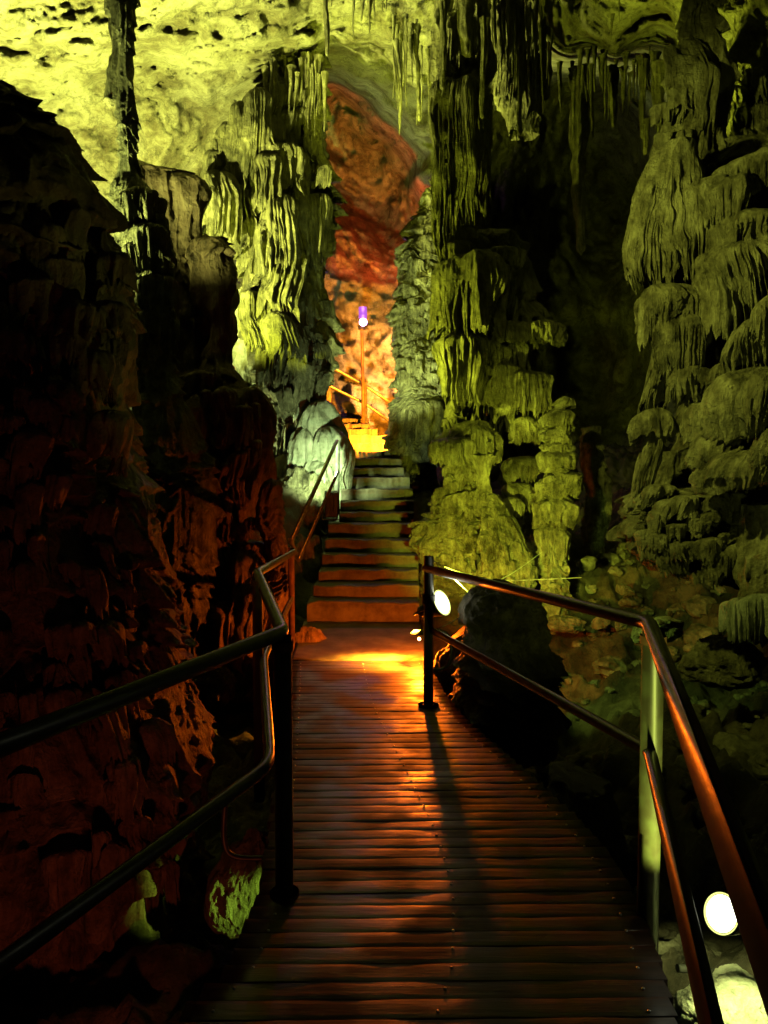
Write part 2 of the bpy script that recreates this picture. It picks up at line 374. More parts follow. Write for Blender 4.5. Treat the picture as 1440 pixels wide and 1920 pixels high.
def wood():
    m, N, L, B = nodes('wet_boards')
    g = N.new('ShaderNodeNewGeometry')
    mp = N.new('ShaderNodeMapping'); mp.inputs['Scale'].default_value = (1.2, 16, 1); L.new(g.outputs['Position'], mp.inputs[0])
    n = N.new('ShaderNodeTexNoise'); n.inputs['Scale'].default_value = 2.2; n.inputs['Detail'].default_value = 8; n.inputs['Roughness'].default_value = .65; L.new(mp.outputs[0], n.inputs['Vector'])
    big = N.new('ShaderNodeTexNoise'); big.inputs['Scale'].default_value = 3.1; big.inputs['Detail'].default_value = 5; L.new(g.outputs['Position'], big.inputs['Vector'])
    r = N.new('ShaderNodeValToRGB'); r.color_ramp.elements[0].position = .3; r.color_ramp.elements[0].color = (.024, .012, .007, 1)
    r.color_ramp.elements[1].position = .7; r.color_ramp.elements[1].color = (.078, .042, .026, 1)
    L.new(n.outputs[0], r.inputs[0]); L.new(r.outputs[0], B.inputs['Base Color'])
    mr = N.new('ShaderNodeMapRange'); mr.inputs[1].default_value = .38; mr.inputs[2].default_value = .62; mr.inputs[3].default_value = .30; mr.inputs[4].default_value = .70; B.inputs['Specular IOR Level'].default_value = .38
    L.new(big.outputs[0], mr.inputs[0]); L.new(mr.outputs[0], B.inputs['Roughness'])
    ad = N.new('ShaderNodeMath'); ad.operation = 'MULTIPLY_ADD'; ad.inputs[1].default_value = .8; L.new(big.outputs[0], ad.inputs[0]); L.new(n.outputs[0], ad.inputs[2])
    bp = N.new('ShaderNodeBump'); bp.inputs['Strength'].default_value = .5; bp.inputs['Distance'].default_value = .007
    L.new(ad.outputs[0], bp.inputs['Height']); L.new(bp.outputs[0], B.inputs['Normal'])
    return m
M_wood = wood()

# ------------------------------------------------------------------ the chamber: back wall and vault
def rbf(pts):
    P = np.array(pts, float); X = P[:, :2] / 500; y = np.log(P[:, 2])
    D = np.linalg.norm(X[:, None] - X[None], axis=2)
    A = np.block([[D, np.ones((len(P), 1))], [np.ones((1, len(P))), np.zeros((1, 1))]])
    wv = np.linalg.solve(A, np.append(y, 0))
    def f(px, py):
        out = np.full(px.shape, wv[-1])
        for k in range(len(P)):
            out = out + wv[k] * np.hypot(px / 500 - X[k, 0], py / 500 - X[k, 1])
        return np.exp(out)
    return f
CP = [(-700, -700, 3.2), (-700, 0, 5.5), (-700, 600, 8), (-700, 1400, 8), (0, -700, 3.6), (0, -250, 6), (0, 0, 8), (0, 200, 10.2), (0, 420, 12.5), (150, 480, 13), (180, 900, 12.5), (100, 1400, 11),
      (300, -300, 6), (300, 0, 8.6), (300, 130, 10.6), (300, 260, 11.6), (380, 320, 13.2), (350, 500, 14),
      (450, 60, 9.6), (520, 120, 11), (500, 250, 14),
      (560, -700, 3.8), (560, -200, 7), (560, 0, 9.3), (590, 120, 11.6), (590, 180, 15.5), (560, 400, 16), (560, 650, 15.5), (500, 1000, 13),
      (700, -200, 7.5), (700, 0, 9.6), (700, 100, 10.8), (620, 105, 11.4), (660, 160, 12.2), (720, 210, 12.6), (770, 250, 12.8), (800, 330, 13.2),
      (625, 180, 17.5), (660, 215, 17.8), (715, 270, 18.2), (765, 330, 18), (640, 320, 18.6), (720, 420, 18.6), (690, 445, 17.4), (620, 400, 17.6), (640, 440, 16.6), (760, 480, 17),
      (680, 520, 16.4), (640, 600, 16.2), (740, 600, 15.8), (680, 700, 15.9), (640, 780, 15.6), (760, 760, 15.4), (700, 1000, 15),
      (850, 100, 10.8), (850, 300, 13.6), (850, 600, 14), (950, 0, 11.5), (960, 250, 16), (950, 600, 19), (950, 1000, 16), (900, 1400, 9),
      (1030, 0, 9.2), (1060, 80, 8.8), (1100, -300, 5), (1150, 0, 7.6), (1150, 85, 8.4), (1250, 0, 7.2), (1300, 80, 7.8), (1440, 0, 6.4), (1440, 110, 7.0),
      (1060, 165, 18), (1150, 155, 18), (1250, 155, 15), (1350, 190, 8.8), (1500, 220, 7.6), (1150, 400, 24), (1100, 700, 24), (1150, 1000, 22), (1300, 400, 16), (1440, 500, 9), (1300, 1050, 12), (1500, 1000, 9), (1300, 1400, 10),
      (1400, -700, 3), (2100, -700, 3), (2100, 0, 5), (2100, 600, 6.5), (2100, 1400, 7), (700, -700, 4)]
fY = rbf(CP)
def wall_patch(x0, x1, y0, y1, st):
    px, py = np.meshgrid(np.arange(x0, x1 + st, st, dtype=float), np.arange(y0, y1 + st, st, dtype=float))
    # irregular edges of the relief
    qx = px + 15 * (fbm(px / 90, py / 90, 0 * px, 3) - .5) * 2; qy = py + 15 * (fbm(px / 90 + 40, py / 90, 0 * px + 3, 3) - .5) * 2
    Y = fY(qx, qy)
    u = (960 - py) / F; c, s = math.cos(pitch), math.sin(pitch); dy = c + u * s; dz = -s + u * c
    X = (px - 720) / F / dy * Y; Z = EYE + dz / dy * Y
    big = (fbm(X * .55, Y * .55, Z * .55, 5) - .5) * 1.5
    # slanting strata and broken faces
    a = .8 * X + .45 * Z + .3 * Y
    fac = ridge(fbm(a * 1.1, (Z - .4 * X) * .45, Y * .5, 4)) - .6
    med = (fbm(X * 3.2, Y * 3.2, Z * 4.2, 5) - .5) * .30
    ch = np.abs(fbm(X * 1.4 + 9, Y * 1.4, Z * 2.2, 4) - .5)
    D = big + .9 * fac + med + sstep(13, 15, Y) * ((fbm(X * 2.2, Y * 2.2, Z * 3.0 + .8 * X, 5) - .5) * .9 + (ridge(fbm(X * 4.4 + 3, Y * 4, Z * 4.4, 4)) - .6) * .3) + .10 * np.exp(-(ch / .02) ** 2) + (ridge(fbm(X * 5 + .8 * Z, Y * 5, Z * 6, 4)) - .6) * .13
    k = 1 + D / np.maximum(Y, 4)
    return np.stack([X * k, Y * k, EYE + (Z - EYE) * k], -1)
o = np_mesh('cave_wall', [(wall_patch(-760, 2160, -760, 1500, 4.0), False)], M_wall)
tag(o, kind='structure')

# ground of the cave
def ground_z(x, y):
    z = -1.05 + .0 * x
    z = z + 1.3 * sstep(6.6, 9.5, y) + .9 * sstep(9.3, 11.5, y) + 1.0 * sstep(12, 15, y)
    z = z + .55 * sstep(.9, 2.2, x) * (1 - sstep(4.5, 7.5, np.abs(y - 6.5) + 0)) * 1.0 - .9 * sstep(1.0, 2.6, x) * sstep(6.5, 12, y)
    z = z + .5 * sstep(-1.2, -2.4, x) * (1 - sstep(8, 10, y))
    z = z + .35 * sstep(-.6, -1.1, x) * sstep(8.2, 9.4, y) * (1 - sstep(10.6, 12, y))
    z = z + .5 * sstep(2.6, 4.2, x)
    return z
gx, gy = np.meshgrid(np.linspace(-9, 9, 560), np.linspace(-2.5, 19, 640))
gz = ground_z(gx, gy) + (fbm(gx * .9, gy * .9, 0 * gx, 3) - .5) * .7 + (ridge(fbm(gx * 2.4, gy * 2.4, 0 * gx + 3, 4)) - .55) * .42 + (fbm(gx * 7, gy * 7, 0 * gx + 5, 4) - .5) * .16
# keep the ground below boards and steps
ctr = np.interp(gy, [0, 2.8, 6.4, 8, 14], [0.1, .3, -.25, -.25, -.25])
inn = 1 - sstep(.62, 1.0, np.abs(gx - ctr))
lim = np.interp(gy, [0, 6.2, 8.0, 11.4, 13.0, 15], [-.55, -.35, -.12, 1.1, 1.55, 2.0])
gz = gz * (1 - inn) + np.minimum(gz, lim - .08 + .1 * (gz - gz.mean())) * inn
o = np_mesh('cave_ground', [(np.stack([gx, gy, gz], -1), False)], M_floor); tag(o, kind='structure')

# rubble strewn over the ground right of the boardwalk
rnd = random.Random(11); gr = []
for i in range(420):
    x = rnd.uniform(.95, 5.2); y = rnd.uniform(3.6, 9.5)
    jx = int((x + 9) / 18 * 559); jy = int((y + 2.5) / 21.5 * 639); z = gz[jy, jx]; R_ = rnd.choice([.03, .04, .05, .06, .08, .12]) * rnd.uniform(.8, 1.3)
    ph = np.linspace(.02, math.pi - .02, 12)[:, None]; th = np.linspace(0, 2 * math.pi, 16, endpoint=False)[None, :]
    dx, dy, dz = np.sin(ph) * np.cos(th), np.sin(ph) * np.sin(th), np.cos(ph) + 0 * th
    m = .55 + .9 * noise(dx * 1.7 + i, dy * 1.7, dz * 1.7) + .25 * noise(dx * 4 + i, dy * 4, dz * 4)
    gr.append((np.stack([x + R_ * dx * m, y + R_ * dy * m, z + .2 * R_ + R_ * .7 * dz * m], -1), True))
o = np_mesh('rubble', gr, M_rubble, smooth=False); o['kind'] = 'stuff'

# ------------------------------------------------------------------ boardwalk
root = empty('boardwalk', (0.2, 4, 0)); tag(root, 'dark wet wooden boardwalk leading from the viewer to the stairs', 'boardwalk')
LE = [(0.2, -1.15), (1.67, -.78), (2.4, -.47), (2.83, -.43), (4.46, -.56), (6.42, -.75)]
RE = [(0.2, .40), (1.0, .62), (2.2, .87), (2.8, .95), (3.15, .96), (3.7, .84), (5.15, .46), (6.42, .36)]
ly, lx = zip(*LE); ry, rx = zip(*RE)
import bmesh
random.seed(3)
sxr = lambda q: float(np.mean(np.interp(q + np.linspace(-.35, .35, 9), ry, rx)))
bm = bmesh.new(); y = .25
while y < 6.38:
    pw = .085 + random.uniform(-.004, .004); skew = .015 + random.uniform(-.006, .006)
    xl = np.interp(y, ly, lx) - .03 - random.uniform(0, .02); xr = sxr(y) + random.uniform(-.003, .005)
    n = 14; rows = []
    zj = random.uniform(-.001, .001); tw = random.uniform(-.0015, .0015)
    prof = [(-.5, -.035), (-.5, -.0008), (-.47, .0), (-.2, .0006), (0, .0008), (.2, .0006), (.47, .0), (.5, -.0008), (.5, -.035)]
    for i in range(n + 1):
        t = i / n; x = xl + (xr - xl) * t
        wv = .0012 * math.sin(x * 9 + y * 31) + .001 * math.sin(x * 21 + y * 57)
        rows.append([bm.verts.new((x, y + a * (pw - .0005) + skew * (x) * 1.0 + wv * .5, b + zj + tw * (t - .5) + wv * .5)) for a, b in prof])
    for i in range(n):
        for j in range(len(prof) - 1):
            f = bm.faces.new((rows[i][j], rows[i + 1][j], rows[i + 1][j + 1], rows[i][j + 1])); f.smooth = True
    bm.faces.new(rows[0]); bm.faces.new(rows[-1][::-1])
    y += pw
NAILS = []
me = bpy.data.meshes.new('decking'); bmesh.ops.recalc_face_normals(bm, faces=bm.faces[:]); bm.to_mesh(me); bm.free(); me.materials.append(M_wood)
o = bpy.data.objects.new('decking', me); C.objects.link(o); under(o, root)
ng = []
yy = .3
while yy < 6.35:
    xa, xb = float(np.interp(yy, ly, lx)) + .05, sxr(yy) - .08
    for fx_ in (xa, (xa + xb) / 2 + .02, xb):
        ng.append((np.array([[(fx_ + random.uniform(-.01, .01) * 0 + rr_ * math.cos(t_), yy + rr_ * math.sin(t_), h_) for t_ in np.linspace(0, 2 * math.pi, 8, endpoint=False)] for rr_, h_ in ((.0055, -.002), (.0055, .0035), (.0005, .0042))]), True))
    yy += .10
o = np_mesh('nail_heads', ng, M_steel); o['kind'] = 'stuff'; under(o, root)
for side, E, sg in (('l', LE, 1), ('r', RE, -1)):
    o = np_mesh('side_beam', [tube([(x + sg * .09, yy, -.12) for yy, x in E], .07, 8)], M_rust); under(o, root)

# ------------------------------------------------------------------ concrete landing and stairs
root = empty('concrete_staircase', (-.25, 8.1, 0)); tag(root, 'worn concrete staircase with a landing, climbing to an orange lit bend', 'staircase')
def slab(name, corners, z0, z1, seed, parent):
    """corners: xl0,xr0 (front) xl1,xr1 (back), y0,y1 with rounded, chipped nosing"""
    xl0, xr0, xl1, xr1, y0, y1 = corners
    n = 60; t = np.linspace(0, 1, n)
    fx = xl0 + (xr0 - xl0) * t; bx = xl1 + (xr1 - xl1) * t
    wob = .022 * (noise(t * 7 + seed, 0 * t, 0 * t) - .5) * 2 + .016 * (noise(t * 22 + seed, 0 * t, 0 * t) - .5)
    rows = [np.stack([fx, y0 + .0 * t, z0 + 0 * t], -1)]
    for k, (dy, dz) in enumerate([(0, -.10), (-.004, -.03), (-.01, -.022), (-.008, -.008), (.004, 0.0), (.02, .002)]):
        zz = (z1 + dz) if k else (z0 + z1) / 2
        rows.append(np.stack([fx, y0 + dy + wob, zz + wob * .6], -1))
    for q in (.25, .5, .75, 1):
        rows.append(np.stack([fx + (bx - fx) * q, y0 + (y1 - y0) * q + 0 * t, z1 + .006 * (noise(t * 9 + seed, q * 5 + 0 * t, 0 * t) - .5)], -1))
    rows.append(np.stack([bx, y1 + 0 * t, z0 + 0 * t], -1))
    P = np.stack(rows)
    P = np.concatenate([P[:, :1] * [1, 1, 0] + [0, 0, z0] * np.ones((len(rows), 1, 1)), P, P[:, -1:] * [1, 1, 0] + [0, 0, z0] * np.ones((len(rows), 1, 1))], 1)
    o = np_mesh(name, [(P, False)], M_concrete); under(o, parent); return o
pt = lambda px, py, Y: at(px, py, Y)
slab('landing', (-.78, .37, -.85, .38, 6.43, 8.12), -.35, -.006, 1, root)
ST = [(1129, 576, 786, 8.10), (1098, 588, 786, 8.43), (1070, 598, 785, 8.76), (1041, 604, 785, 9.09), (1012, 610, 776, 9.42), (982, 615, 772, 9.75), (961, 636, 776, 10.08),
      (939, 638, 776, 10.41), (917, 640, 774, 10.74), (895, 643, 768, 11.07), (878, 644, 757, 11.40), (860, 646, 753, 11.72), (846, 648, 741, 13.0), (830, 646, 740, 13.35), (816, 645, 727, 13.7), (804, 645, 708, 14.05), (795, 644, 694, 14.4), (785, 642, 690, 14.75)]
zprev = -.006
for i, (py, xa, xb, Y) in enumerate(ST):
    nY = ST[i + 1][3] if i + 1 < len(ST) else Y + 1.0
    a, b = pt(xa, py, Y), pt(xb, py, Y)
    nxt = ST[min(i + 1, len(ST) - 1)]
    c, d = pt(nxt[1], py, nY), pt(nxt[2], py, nY)
    slab('step', (a.x, b.x, min(a.x, c.x) if i != 11 else a.x, b.x, Y, nY + .03), zprev - .05, a.z, i * 3.1, root); zprev = a.z

# ------------------------------------------------------------------ railings
def rail_piece(name, pts, r, mat, parent, corner=True):
    o = np_mesh(name, [tube(pts, r, 36)], mat); under(o, parent); return o
def bend(pts, d=.05):
    """round the corners of a polyline"""
    pts = [Vector(p) for p in pts]; out = [pts[0]]
    for i in range(1, len(pts) - 1):
        a, b, c = pts[i - 1], pts[i], pts[i + 1]
        p = b + (a - b).normalized() * d; q = b + (c - b).normalized() * d
        for t in np.linspace(0, 1, 7): out.append(p * (1 - t) ** 2 + b * 2 * t * (1 - t) + q * t * t)
    out.append(pts[-1]); return out
A1 = Vector((-.375, 2.83, 0)); A2 = Vector((-.735, 4.46, 0)); A3 = at(547, 1185, 6.9)
root = empty('steel_handrail', A1); tag(root, 'dark tubular handrail bending along the left edge of the boardwalk', 'railing')
H = 1.0
t3 = at(552, 1035, 6.9)
rail_piece('post', [A1 + Vector((0, 0, -.35)), A1 + Vector((0, 0, .985))], .034, M_rail, root)
rail_piece('post', [A2 + Vector((0, 0, -.35)), A2 + Vector((0, 0, .985))], .030, M_rail, root)
rail_piece('post', [A3 + Vector((0, 0, -.2)), Vector((A3.x, A3.y, t3.z + .04))], .028, M_rust, root)
rail_piece('top_rail', bend([(-1.15, .85, 1.0), A1 + Vector((0, 0, H)), A2 + Vector((0, 0, H)), t3]), .027, M_rail, root)
rail_piece('mid_rail', bend([(-1.15, .85, .5), A1 + Vector((-.05, .0, .5)), A2 + Vector((.03, 0, .5)), Vector((A3.x, A3.y, t3.z - .42))], .12), .024, M_rail, root)
rail_piece('collar', [A1 + Vector((0, 0, .93)), A1 + Vector((0, 0, .965))], .041, M_rust, root)
rail_piece('collar', [A2 + Vector((0, 0, .93)), A2 + Vector((0, 0, .96))], .037, M_rust, root)
rail_piece('base_flange', [A1 + Vector((0, 0, -.01)), A1 + Vector((0, 0, .012))], .055, M_rust, root)

B0 = Vector((.30, 5.15, 0)); B1 = Vector((.935, 2.70, 0)); B2 = Vector((.47, .92, 0))
root = empty('steel_handrail', B1); tag(root, 'dark tubular handrail along the right edge of the boardwalk with a lamp lit post', 'railing')
rail_piece('post', [B0 + Vector((0, 0, -.3)), B0 + Vector((0, 0, 1.02))], .033, M_rail, root)
rail_piece('post', [B1 + Vector((.015, 0, -.3)), B1 + Vector((.015, 0, 1.04))], .038, M_rail, root)
rail_piece('post', [Vector((.30, .3, -.3)), Vector((.30, .3, 1.0))], .036, M_rail, root)
rail_piece('top_rail', bend([B0 + Vector((-.02, 0.02, .935)), B1 + Vector((0, 0, 1.06)), Vector((.30, .3, 1.03))], .06), .026, M_rail, root)
rail_piece('mid_rail', bend([B0 + Vector((.02, 0, .52)), B1 + Vector((.01, 0, .60)), Vector((.33, .3, .55))], .06), .023, M_rail, root)
rail_piece('collar', [B1 + Vector((.015, 0, .985)), B1 + Vector((.015, 0, 1.015))], .045, M_rust, root)
rail_piece('clamp', [B0 + Vector((0, 0, .70)), B0 + Vector((0, 0, .76))], .045, M_black, root)
rail_piece('base_flange', [B0 + Vector((0, 0, .0)), B0 + Vector((0, 0, .014))], .07, M_rust, root)

# stairs, left
C0 = at(547, 1185, 7.5); root = empty('steel_handrail', at(632, 960, 10.3)); tag(root, 'sloping steel handrail climbing beside the lower steps past the pale flowstone', 'railing')
rail_piece('post', [at(631, 965, 10.3), at(633, 826, 10.3)], .035, M_steel, root)
rail_piece('top_rail', bend([at(546, 1015, 7.6), at(632, 826, 10.3), at(646, 858, 10.9)], .06), .024, M_steel, root)
rail_piece('mid_rail', [at(560, 1050, 7.7), at(634, 884, 10.3)], .021, M_steel, root)
rail_piece('short_post', [at(546, 1015, 7.6), at(556, 1040, 7.6)], .02, M_steel, root)
# upper
root = empty('steel_handrail', at(685, 795, 14.6)); tag(root, 'thin steel handrail slanting across the back wall behind the lamp pole', 'railing')
rail_piece('post', [at(686, 795, 14.6), at(684, 718, 14.6)], .035, M_steel, root)
rail_piece('top_rail', [at(604, 680, 14.6), at(684, 722, 14.65), at(745, 765, 14.7)], .03, M_steel, root)
rail_piece('mid_rail', [at(595, 714, 14.6), at(684, 756, 14.65), at(738, 796, 14.7)], .028, M_steel, root)

# ------------------------------------------------------------------ lamps
E_white = emit('lamp_glow_white', (1.0, 1.0, .72), 5.5); E_vio = emit('lamp_glow_flare', (.55, .12, .9), .9); E_rim = emit('lamp_glow_rim', (.9, 1.0, .25), 1.6); E_or = emit('lamp_glow_amber', (1, .42, .12), 30); E_pur = emit('lamp_glow_violet', (.75, .35, 1), 30)
def floodlight(loc, aim, r, glow, label, depth=.14, bar=True):
    root = empty('floodlight', loc); tag(root, label, 'lamp')
    q = (Vector(aim) - Vector(loc)).to_track_quat('-Z', 'Y'); 
    def lathe(prof, nt=32):
        th = np.linspace(0, 2 * math.pi, nt, endpoint=False)
        P = np.array([[(rr * math.cos(t), rr * math.sin(t), zz) for t in th] for rr, zz in prof])
        M = np.array(q.to_matrix()); return (P @ M.T, True)
    o = np_mesh('housing', [lathe([(r * .9, -.012), (r * 1.04, -.012), (r * 1.06, 0), (r, .01), (r * .8, depth * .5), (r * .45, depth), (r * .42, depth * 1.25), (.001, depth * 1.27)])], M_black, root)
    o = np_mesh('lens', [lathe([(r * .93, -.010), (r * .8, -.022), (r * .45, -.032), (.001, -.036)])], glow, root)
    o = np_mesh('glowing_reflector', [lathe([(r * .90, -.009), (r * 1.02, -.016), (r * 1.03, -.010)])], E_rim, root)  # ring glows by itself, imitating the yellowish glare around the lens
    o = np_mesh('bracket', [tube([q @ Vector((r * 1.1, 0, .03)), q @ Vector((r * 1.12, 0, depth)), q @ Vector((r * .4, 0, depth * 1.5)), q @ Vector((-r * .4, 0, depth * 1.5)), q @ Vector((-r * 1.12, 0, depth)), q @ Vector((-r * 1.1, 0, .03))], .008, 8)], M_black, root)
    return root
lp = at(826, 1131, 5.2)
floodlight(lp, lp + Vector((.62, -.42, .36)), .088, E_white, 'glaring white floodlight clamped to the far post of the right handrail')
lo = at(1357, 1714, 2.45)
floodlight(lo, lo + Vector((-.80, -.38, .42)), .062, E_white, 'glaring white floodlight low beside the boardwalk, behind the near rails')
o = Rock(); root = empty('amber_spotlight', at(792, 1200, 5.3)); tag(root, 'tiny glowing amber spotlight fixed low on the far handrail post', 'lamp')
p = at(786, 1198, 6.36); root.location = p
def ball(c, r, n=16):
    ph = np.linspace(.02, math.pi - .02, n)[:, None]; th = np.linspace(0, 2 * math.pi, n * 2, endpoint=False)[None]
    return (np.stack([c[0] + r * np.sin(ph) * np.cos(th), c[1] + r * np.sin(ph) * np.sin(th), c[2] + r * np.cos(ph) + 0 * th], -1), True)
under(np_mesh('bulb', [ball(p, .013)], E_or), root)
def ring(c, prof, nt=24):
    th = np.linspace(0, 2 * math.pi, nt, endpoint=False); return (np.array([[(c[0] + r_ * math.cos(t), c[1] + r_ * math.sin(t), c[2] + z_) for t in th] for r_, z_ in prof]), True)
under(np_mesh('hood', [ring(p, [(.002, .075), (.05, .07), (.07, .048), (.072, .044), (.05, .055), (.002, .066)])], M_black), root)  # hood added to cut the amber light going upward
under(np_mesh('stake', [tube([p + Vector((.07, .02, .05)), p + Vector((.07, .02, -.3))], .009, 8)], M_black), root)
# housed lamp seen from behind on the bank
c = at(621, 945, 9.92); root = empty('floodlight', c); tag(root, 'dark box floodlight seen from behind, shining up the pale flowstone beside the stairs', 'lamp')
box_mesh('housing', [((0, 0, 0), (.17, .12, .33), .2, .25)], M_black, root, .015)
box_mesh('rear_fins', [((x, -.075, 0), (.012, .04, .26), .2, .25) for x in (-.05, -.02, .01, .04)], M_black, root, .002)
np_mesh('bracket', [tube([(-.1, 0, .05), (-.11, -.02, -.2), (.11, -.02, -.2), (.1, 0, .05)], .01, 8)], M_black, root)
# pole lamp
c = at(683, 795, 14.5); root = empty('pole_lamp', c); tag(root, 'violet glowing lamp on a thin tall pole above the upper steps', 'lamp')
under(np_mesh('pole', [tube([at(681, 795, 14.5), at(680, 700, 14.5), at(678.5, 612, 14.5)], .03, 12)], M_rust), root)
under(np_mesh('lamp_head', [tube([at(678.5, 618, 14.5), at(678.5, 611, 14.5)], .07, 12)], M_black), root)
under(np_mesh('violet_flare', [tube([at(680, 597, 14.5), at(680.5, 590, 14.5), at(680, 576, 14.5)], .075, 16)], E_vio), root)  # glowing tube imitates the violet flare above the bulb
pc = at(681, 604, 14.42)
under(np_mesh('bulb', [ball(pc, .07)], E_pur), root)
light('violet_lamp', at(681, 600, 14.25), (.7, .25, 1), 22, 'POINT', .05)

# cables
def cable(pts, r, label, n=10, mat=None, group=None):
    P = smooth_path(pts, n); o = np_mesh('cable', [tube([p - P[0] for p in P], r, 8)], mat or M_cable); o.location = P[0]
    return tag(o, label, 'cable', group)
cable([at(815, 1180, 5.2), at(838, 1188, 5.2), at(846, 1215, 5.2), at(842, 1242, 5.2), at(828, 1255, 5.2), at(806, 1256, 5.18)], .011, 'thick looped cable hanging under the white floodlight on the far post')
cable([at(425, 1480, 3.2), at(420, 1570, 3.2), at(440, 1606, 3.2), at(515, 1608, 3.2)], .012, 'black cable loop hanging left of the nearest left handrail post')
cable([at(808, 1050, 5.3), at(860, 1072, 6.2), at(940, 1088, 7.4), at(1090, 1083, 7.8)], .004, 'thin pale wire running from the far post to the yellow lit column', mat=M_white)
cable([at(812, 1065, 5.3), at(850, 1085, 5.5), at(880, 1112, 5.7)], .004, 'thin pale wire slanting down onto the dark boulder top', mat=M_white)
cable([at(900, 1105, 6.4), at(960, 1075, 7.0), at(1015, 1036, 7.6)], .004, 'thin pale wire rising from the boulder towards the tall column', mat=M_white)
cable([at(822, 1178, 5.25), at(860, 1158, 5.5), at(900, 1118, 5.9)], .004, 'thin pale wire from the white floodlight up past the boulder', mat=M_white)
cable([at(604, 950, 10.4), at(598, 985, 10.4), at(612, 1003, 10.3), at(620, 992, 10.2)], .014, 'black cable hanging from the box floodlight beside the stairs')
cable([at(1290, 1868, 3.0), at(1340, 1880, 3.0), at(1440, 1930, 3.1)], .016, 'black cable lying across the lit rock at the lower right')
cable([at(1270, 1815, 3.0), at(1330, 1822, 3.02), at(1400, 1840, 3.1)], .016, 'black cable crossing the lit rock just beneath the low floodlight')

# ------------------------------------------------------------------ formations, left
r = Rock()
r.column([(150, -10, 20), (162, -30, 42), (185, -60, 60), (215, -110, 76), (232, -130, 106), (280, -160, 130), (340, -190, 142), (400, -220, 182), (450, -240, 192), (520, -250, 222), (640, -270, 238), (780, -270, 240), (900, -280, 240), (1000, -290, 268), (1150, -300, 300), (1300, -320, 325), (1400, -330, 335), (1560, -350, 340), (1900, -400, 360)],
         4.3, 1, S=.19, la=.09, dr=.5, fl=.12, fk=5, lump=.10, nt=620, nz=800, micro=.02)
r.scatter([(260, -140, 118), (400, -220, 178), (520, -250, 218), (640, -270, 232), (900, -280, 238), (1150, -300, 292), (1300, -320, 318), (1700, -360, 338)], 4.3, .97, 170, 300, 1640, (12, 30), 71, sk=(1.2, 5))
r.build('giant_stalagmite', M_brown, 'huge dark round topped stalagmite filling the left foreground', 'stalagmite')
r = Rock()
r.column([(-120, 190, 275), (0, 205, 262), (60, 226, 262), (100, 236, 262), (200, 232, 266), (245, 230, 273), (300, 236, 265), (335, 230, 272), (360, 228, 300), (420, 230, 318), (500, 232, 322), (600, 247, 318), (680, 252, 330), (760, 250, 350), (900, 262, 400), (1150, 290, 400), (1400, 280, 430)],
         7.0, 2, S=.20, la=.09, dr=.5, fl=.06, fk=10, lump=.03, nt=420, nz=1000, micro=.012)
for i, (x, t0, h, d, s) in enumerate([(262, 350, 26, 18, 50), (285, 420, 30, 16, 60), (255, 455, 25, 18, 60), (290, 520, 28, 15, 55), (268, 585, 26, 14, 55)]):
    r.cap(x, t0, h, d, s, 6.75, i, fl=.16, nf=30)
r.scatter([(340, 232, 300), (500, 234, 318), (680, 250, 325)], 6.95, .9, 40, 350, 640, (8, 16), 15, sk=(1.2, 5))
r.build('tall_cave_column', M_flow, warp=.5, label= 'slender spire column reaching the vault, pale green on its left edge', cat='cave column')
r = Rock().drip(213, -60, 210, 32, 7.6, 3, tip=.75, nt=60, nz=200)
r.build('hanging_stalactite', M_flow, 'thick blunt stalactite hanging just left of the slender spire column', 'stalactite')
r = Rock()
r.column([(303, 255, 290), (318, 245, 330), (345, 245, 382), (372, 250, 392), (400, 250, 384), (440, 255, 376), (520, 260, 400), (700, 270, 420), (1000, 280, 470), (1400, 300, 500)], 8.2, 3, ratio=.5, S=.3, la=.06, fl=.06, fk=8, lump=.07, nt=360, nz=600)
r.column([(437, 372, 415), (450, 366, 450), (480, 360, 460), (560, 366, 466), (620, 372, 462), (680, 370, 440), (710, 360, 462), (760, 350, 488), (860, 340, 494), (930, 350, 490), (1000, 350, 470), (1300, 350, 470)], 7.9, 4, S=.35, la=.09, fl=.07, fk=7, lump=.10, nt=360, nz=600)
for i, a in enumerate([(300, 745, 48, 40, 190, 7.65), (365, 800, 50, 50, 130, 7.55), (455, 730, 42, 60, 130, 7.70), (330, 900, 60, 50, 190, 7.45), (378, 860, 22, 30, 330, 7.20), (450, 1010, 60, 60, 120, 7.35), (385, 1000, 32, 40, 170, 7.15), (320, 1010, 50, 40, 170, 7.25), (450, 1070, 60, 40, 130, 7.20),
                       (300, 1090, 42, 30, 110, 7.10), (350, 1120, 45, 30, 115, 7.05), (415, 1120, 50, 30, 110, 7.10), (500, 1080, 38, 40, 130, 7.25)]):
    r.cap(*a, seed=i, fl=.16, nf=20, irr=.4, jag=.5, taper=.12)
r.cap(365, 700, 32, 10, 40, 7.4, 9, fl=.3, nf=22, jag=.9)
r.scatter([(740, 270, 480), (1000, 275, 500), (1240, 290, 530)], 7.35, .35, 60, 720, 1200, (8, 20), 14, sk=(1.5, 6))
r.build('flowstone_mass', M_brown, 'broad brown flowstone mass with lobed curtains lit dull orange on its lower half', 'flowstone')
r = Rock().column([(893, 497, 515), (905, 491, 526), (950, 487, 532), (1000, 490, 531), (1060, 485, 533), (1100, 478, 538), (1160, 480, 540), (1200, 470, 535), (1300, 465, 545)], 7.2, 6, S=.12, la=.07, fl=.03, fk=12, lump=.04, nt=300, nz=420)
r.build('small_stalagmite', M_brown, 'small knobbly reddish stalagmite behind the bend of the left handrail', 'stalagmite')
r = Rock().blob(395, 1285, 48, 40, 6.7, 2, .35)
r.build('boulder', M_brown, 'orange lit rough stone under the brown flowstone, left of the boardwalk', 'boulder')
r = Rock().blob(565, 1215, 30, 45, 7.3, 3, .4)
